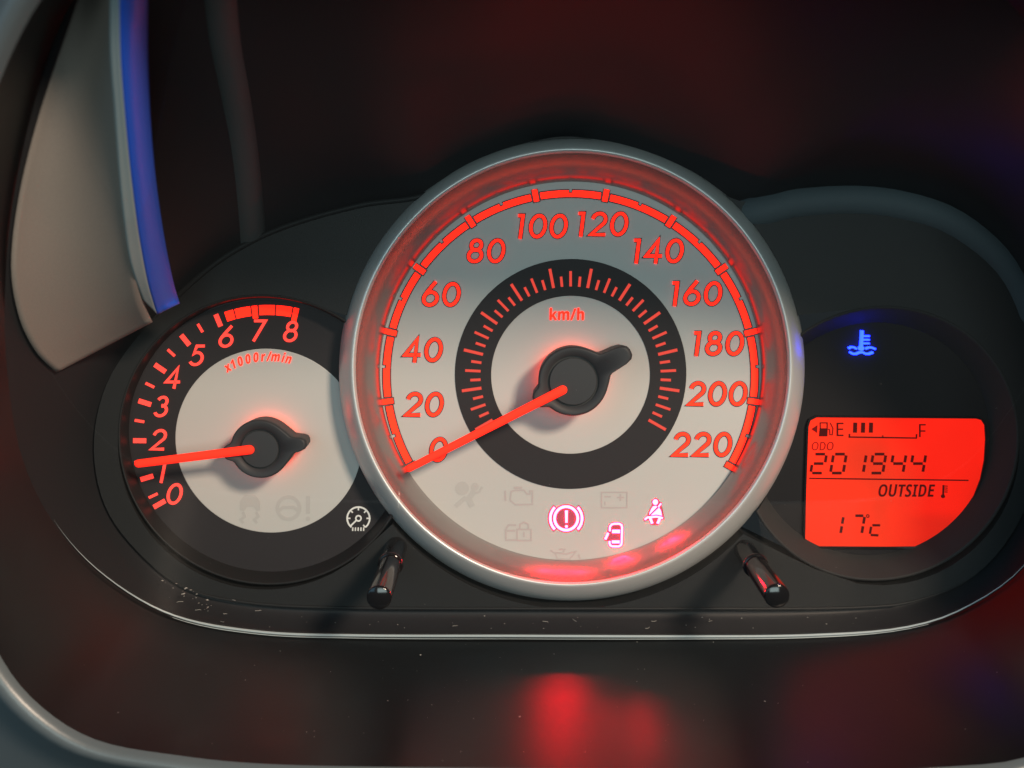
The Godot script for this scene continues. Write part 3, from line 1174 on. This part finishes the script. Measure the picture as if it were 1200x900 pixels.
	for a in [180, 135, 90, 45, 0]:
		var e := Vector2(cos(deg_to_rad(a)), -sin(deg_to_rad(a)))
		stroke(st, PackedVector2Array([Vector2(420, 607.5) + e * 9.4, Vector2(420, 607.5) + e * 12.4]), 1.5, -0.2, -0.01)
	for i in 5:
		stroke(st, PackedVector2Array([Vector2(413.4 + i * 3.2, 618.2), Vector2(413.2 + i * 3.2, 622.2)]), 1.5, -0.2, -0.02)
	stroke(st, PackedVector2Array([Vector2(428, 618), Vector2(425.6, 615.2)]), 1.5, -0.2, 0.0)
	commit(st, "cruise_symbol", "white_print", t)
	build_pointer(t, Vector2(cx + 2, cy - 0.5), Vector2(299, 525.5), Vector2(159, 543), 35.0, 23.0, 12.5, 11.0, 9.5, 2.0, false)


# ------------------------------------------------------------------ information gauge on the right
func seven(st: SurfaceTool, x: float, y: float, w: float, h: float, segs: String, th: float, z: float) -> void:
	var sl := 0.17
	var f := func(u: float, v: float) -> Vector2:
		return Vector2(x + u * w + (1.0 - v) * h * sl, y + v * h)
	var e := 0.13
	var m := 0.07
	var lines := {"a": [[e, 0], [1 - e, 0]], "b": [[1, m], [1, 0.5 - m]], "c": [[1, 0.5 + m], [1, 1 - m]], "d": [[e, 1], [1 - e, 1]], "e": [[0, 0.5 + m], [0, 1 - m]], "f": [[0, m], [0, 0.5 - m]], "g": [[e, 0.5], [1 - e, 0.5]]}
	for c in segs:
		var l: Array = lines[c]
		stroke(st, PackedVector2Array([f.call(l[0][0], l[0][1]), f.call(l[1][0], l[1][1])]), th, z - 0.1, z)


func build_information_gauge() -> void:
	var cx := 1028.0
	var cy := 524.0
	var t := thing("information_gauge", at(cx, cy, -6), "dark round gauge at the right with a red display and a blue coolant lamp", "gauge")
	var st := begin()
	lathe(st, rows_at(cx, cy, [[156, -1.4], [156, -0.4], [0, -0.4]]), 128)
	commit(st, "dial_face", "dial_dark", t)
	st = begin(true)
	lathe(st, [[139, -0.5, 1021, 516], [140, 0.2, 1021.4, 516.2], [158, 6.2, 1029.5, 521.5], [161, 7.4, 1030.5, 522], [162.4, 7.8, 1031, 522], [163.8, 7.8, 1031, 522], [165, 7.3, 1031, 522]], 200, 0.0, 360.0, false, 268.0)
	commit(st, "shroud_ring", "ring_plastic", t)
	# screen
	var o := PackedVector2Array([Vector2(946.5, 500), Vector2(949, 492), Vector2(957, 488)])
	o.append_array(PackedVector2Array([Vector2(1050, 488.8), Vector2(1144, 489.5), Vector2(1151, 491.5), Vector2(1155, 498), Vector2(1156, 515), Vector2(1154.5, 540), Vector2(1150, 562), Vector2(1140, 588), Vector2(1126, 611), Vector2(1112, 628), Vector2(1100, 638.5), Vector2(1092, 641.5), Vector2(1040, 642), Vector2(951, 641.5), Vector2(945, 639.5), Vector2(942.5, 633), Vector2(944, 570)]))
	st = begin()
	plate(st, o, -0.5, 0.25)
	var scr := commit(st, "lcd_screen", "lcd_red", t)
	tag(scr, "red backlit display showing 201944 and 17 degrees", "")
	var z := 0.42
	var zb := 0.25
	st = begin()
	stroke(st, o, 2.2, -0.4, 0.7, true)
	commit(st, "frame", "gloss_black", scr)
	st = begin()
	plate(st, PackedVector2Array([Vector2(951, 503), Vector2(958, 498.2), Vector2(957.6, 507.5)]), zb, z)
	commit(st, "arrow_symbol", "lcd_faint", scr)
	st = begin()
	stroke(st, PackedVector2Array([Vector2(961.4, 502), Vector2(961.2, 495.6), Vector2(969.4, 495.6), Vector2(969.4, 502)]), 1.2, zb, z)
	plate(st, PackedVector2Array([Vector2(960.6, 502), Vector2(970, 502), Vector2(969.6, 511.4), Vector2(959.8, 511.4)]), zb, z)
	stroke(st, PackedVector2Array([Vector2(970.4, 503), Vector2(972.4, 503.6), Vector2(972.6, 509.4), Vector2(975.4, 509.6), Vector2(976.2, 502), Vector2(973, 495.6)]), 1.0, zb, z)
	commit(st, "fuel_pump_symbol", "lcd_ink", scr)
	st = begin()
	text(st, "E", 980.4, 511, 15.6, zb, z)
	commit(st, "letter", "lcd_ink", scr)
	st = begin()
	text(st, "F", 1077, 512.2, 15.2, zb, z)
	commit(st, "letter", "lcd_ink", scr)
	for i in 3:
		st = begin()
		stroke(st, PackedVector2Array([Vector2(1002.4 + i * 9.3, 495.4), Vector2(1002 + i * 9.3, 507)]), 4.4, zb, z)
		commit(st, "fuel_bar", "lcd_ink", scr)
	st = begin()
	stroke(st, PackedVector2Array([Vector2(995.6, 508.6), Vector2(995.4, 512.2), Vector2(1074, 513.4), Vector2(1074.2, 508.8)]), 1.5, zb, z)
	stroke(st, PackedVector2Array([Vector2(1034.6, 510.4), Vector2(1034.6, 513)]), 1.4, zb, z)
	commit(st, "fuel_scale_line", "lcd_ink", scr)
	st = begin()
	text(st, "ODO", 951, 527.6, 9.6, zb, z, false, 0.12, 0.92)
	commit(st, "lettering", "lcd_faint", scr)
	var odo := [[950.0, "abged"], [973.2, "abcdef"], [996.6, "bc"], [1019.6, "abcdfg"], [1043.2, "bcfg"], [1066.4, "bcfg"]]
	for d in odo:
		st = begin()
		seven(st, d[0], 532.2, 15.0, 22.2, d[1], 3.1, z)
		commit(st, "odometer_digit", "lcd_ink", scr)
	st = begin()
	stroke(st, PackedVector2Array([Vector2(948.5, 560.6), Vector2(1135, 563)]), 1.4, zb, z)
	commit(st, "divider_line", "lcd_ink", scr)
	st = begin()
	text(st, "OUTSIDE", 1028.5, 582.4, 14.2, zb, z, true, 0.16, 0.80)
	commit(st, "lettering", "lcd_ink", scr)
	st = begin()
	stroke(st, PackedVector2Array([Vector2(1105.8, 568.6), Vector2(1105.4, 580)]), 2.0, zb, z)
	plate(st, ring_pts(1105.2, 581.6, 2.4, 2.2, 12), zb, z + 0.02)
	for i in 4:
		stroke(st, PackedVector2Array([Vector2(1107, 569.6 + i * 2.3), Vector2(1110.6, 569.8 + i * 2.3)]), 0.9, zb, z)
	commit(st, "thermometer_symbol", "lcd_ink", scr)
	for d in [[970.0, 604.6, 15.0, 21.4, "bc"], [997.2, 604.4, 12.6, 21.6, "abc"], [1018.6, 615.6, 10.6, 11.8, "adef"]]:
		st = begin()
		if d[4] == "adef":
			stroke(st, PackedVector2Array([Vector2(1022.6, 615.6), Vector2(1031.4, 615.6)]), 2.5, zb, z)
			stroke(st, PackedVector2Array([Vector2(1021, 617.4), Vector2(1019.6, 625.6)]), 2.5, zb, z)
			stroke(st, PackedVector2Array([Vector2(1020.6, 627), Vector2(1029.4, 627.4)]), 2.5, zb, z)
		else:
			seven(st, d[0], d[1], d[2], d[3], d[4], 3.0, z)
		commit(st, "temperature_digit", "lcd_ink", scr)
	st = begin()
	stroke(st, ring_pts(1017, 604.8, 1.6, 1.6, 10), 0.9, zb, z, true)
	commit(st, "degree_symbol", "lcd_ink", scr)
	# blue coolant lamp
	st = begin()
	z = 0.9
	zb = -0.4
	stroke(st, PackedVector2Array([Vector2(1010.9, 387.4), Vector2(1009.9, 406)]), 3.0, zb, z)
	plate(st, ring_pts(1009.8, 408.2, 3.1, 3.0, 14), zb, z + 0.02)
	for i in 3:
		stroke(st, PackedVector2Array([Vector2(1011.8, 394 + i * 4.3), Vector2(1019.4, 394 + i * 4.3)]), 1.9, zb, z + 0.01)
	stroke(st, PackedVector2Array([Vector2(995, 408.4), Vector2(998, 406.8), Vector2(1001.6, 407.2), Vector2(1004.4, 409)]), 2.1, zb, z)
	stroke(st, PackedVector2Array([Vector2(1015, 408.8), Vector2(1018.4, 407.4), Vector2(1022, 407.4), Vector2(1026.4, 409.2)]), 2.1, zb, z)
	stroke(st, PackedVector2Array([Vector2(996.6, 412.8), Vector2(1000, 414.8), Vector2(1003.8, 414.8), Vector2(1007.6, 413.2), Vector2(1011.6, 413), Vector2(1015, 414.8), Vector2(1019, 414.8), Vector2(1023.6, 413)]), 2.2, zb, z)
	var mi := commit(st, "coolant_temperature_light", "blue_light", t)
	tag(mi, "lit blue symbol of a thermometer standing in waves", "")


# ------------------------------------------------------------------ reset knobs
func build_knobs() -> void:
	for k in [[467.0, 634.0, 444.0, 701.0, "glossy black reset knob below the left side of the speedometer bezel"], [868.0, 638.0, 911.0, 699.0, "glossy black reset knob below the right side of the speedometer bezel"]]:
		var a := at(k[0], k[1], 2.0)
		var b := at(k[2], k[3], 46.0)
		var t := thing("reset_knob", a, k[4], "knob", "reset knobs below the speedometer")
		var axis := (b - a).normalized()
		var u := axis.cross(Vector3.RIGHT).normalized()
		var v := axis.cross(u).normalized()
		var L := (b - a).length()
		var turn := func(st: SurfaceTool, prof: Array):
			for i in prof.size() - 1:
				for s in 40:
					var w0 := TAU * s / 40.0
					var w1 := TAU * (s + 1) / 40.0
					var e := u * cos(w0) + v * sin(w0)
					var f := u * cos(w1) + v * sin(w1)
					var p0: Array = prof[i]
					var p1: Array = prof[i + 1]
					quad(st, a + axis * p0[0] + e * p0[1], a + axis * p1[0] + e * p1[1], a + axis * p1[0] + f * p1[1], a + axis * p0[0] + f * p0[1])
		var st := begin(true)
		turn.call(st, [[0.0, 3.1], [L * 0.36, 3.1], [L * 0.42, 3.05]])
		commit(st, "shaft", "gloss_black", t)
		st = begin(true)
		turn.call(st, [[L * 0.40, 3.0], [L * 0.42, 3.45], [L * 0.44, 3.6], [L * 0.455, 3.45], [L * 0.46, 3.05]])
		commit(st, "collar", "gloss_black", t)
		st = begin(true)
		turn.call(st, [[L * 0.455, 3.0], [L - 0.9, 3.25], [L - 0.3, 3.15], [L - 0.05, 2.8]])
		turn.call(st, [[L - 0.05, 2.8], [L - 0.05, 0.0]])
		commit(st, "button", "gloss_black", t)


# ------------------------------------------------------------------ lens and dust
func build_lens() -> void:
	var lip := lip_loop()
	var st := begin()
	var c := at_lens(600, 400)
	for i in lip.size():
		tri(st, c, at_lens(lip[i].x, lip[i].y), at_lens(lip[(i + 1) % lip.size()].x, lip[(i + 1) % lip.size()].y))
	var mi := commit(st, "lens_cover", "lens", self)
	tag(mi, "clear plastic lens that covers all the gauges, leaning back in the binnacle", "lens cover")


func build_dust() -> void:
	var st := begin()
	var speck := func(p: Vector3, size: float):
		var n := 5
		var pts := []
		for i in n:
			var a := TAU * i / n + rng.randf() * 0.7
			pts.append(Vector3(cos(a) * size * rng.randf_range(0.5, 1.3), rng.randf_range(0.0, 0.15), sin(a) * size * rng.randf_range(0.5, 1.6)))
		var top := Vector3(0, size * 0.6, 0)
		for i in n:
			tri(st, p + top, p + pts[(i + 1) % n], p + pts[i])
	var placed := 0
	while placed < 75:
		var i := rng.randi_range(0, 239)
		var k := rng.randi_range(0, 7)
		var f := rng.randf()
		var p: Vector3 = (ledge_rows[k][i] as Vector3).lerp(ledge_rows[k + 1][i], f).lerp(ledge_rows[k][(i + 1) % 240], rng.randf() * 0.9)
		var v := project(p)
		if v.y < 752.0 or v.x < 60.0 or v.x > 1170.0:
			continue
		placed += 1
		speck.call(p + Vector3(0, 0.05, 0), rng.randf_range(0.06, 0.2) * (1.0 if rng.randf() > 0.1 else 2.0))
	for i in 26:
		var px := rng.randf_range(185, 250)
		var py := 672.0 + (px - 185.0) * 0.62 + rng.randf_range(-5, 9)
		speck.call(at(px, py, 12.0), rng.randf_range(0.12, 0.5))
	for i in 16:
		var c := at(rng.randf_range(190, 300), rng.randf_range(690, 735), 10.5)
		if i > 8:
			c = at(rng.randf_range(330, 1000), rng.randf_range(722, 738), 8.5)
		var line := []
		var a := rng.randf() * TAU
		for k in 6:
			line.append(c)
			a += rng.randf_range(-0.9, 0.9)
			c += Vector3(cos(a) * 0.4, rng.randf_range(-0.05, 0.1), sin(a) * 0.4)
		tube(st, line, 0.06, 4)
	for i in 34:
		var px := rng.randf_range(300, 1040)
		speck.call(at(px, rng.randf_range(722, 740), 9.0), rng.randf_range(0.08, 0.3))
	for i in 46:
		speck.call(at_lens(rng.randf_range(40, 1170), rng.randf_range(430, 740)) + Vector3(0, -0.05, 0.12), rng.randf_range(0.04, 0.11))
	var mi := commit(st, "dust", "dust", self)
	tag(mi, "pale dust and lint specks scattered over the black ledge, the gutter and the lens", "dust", "", "stuff")
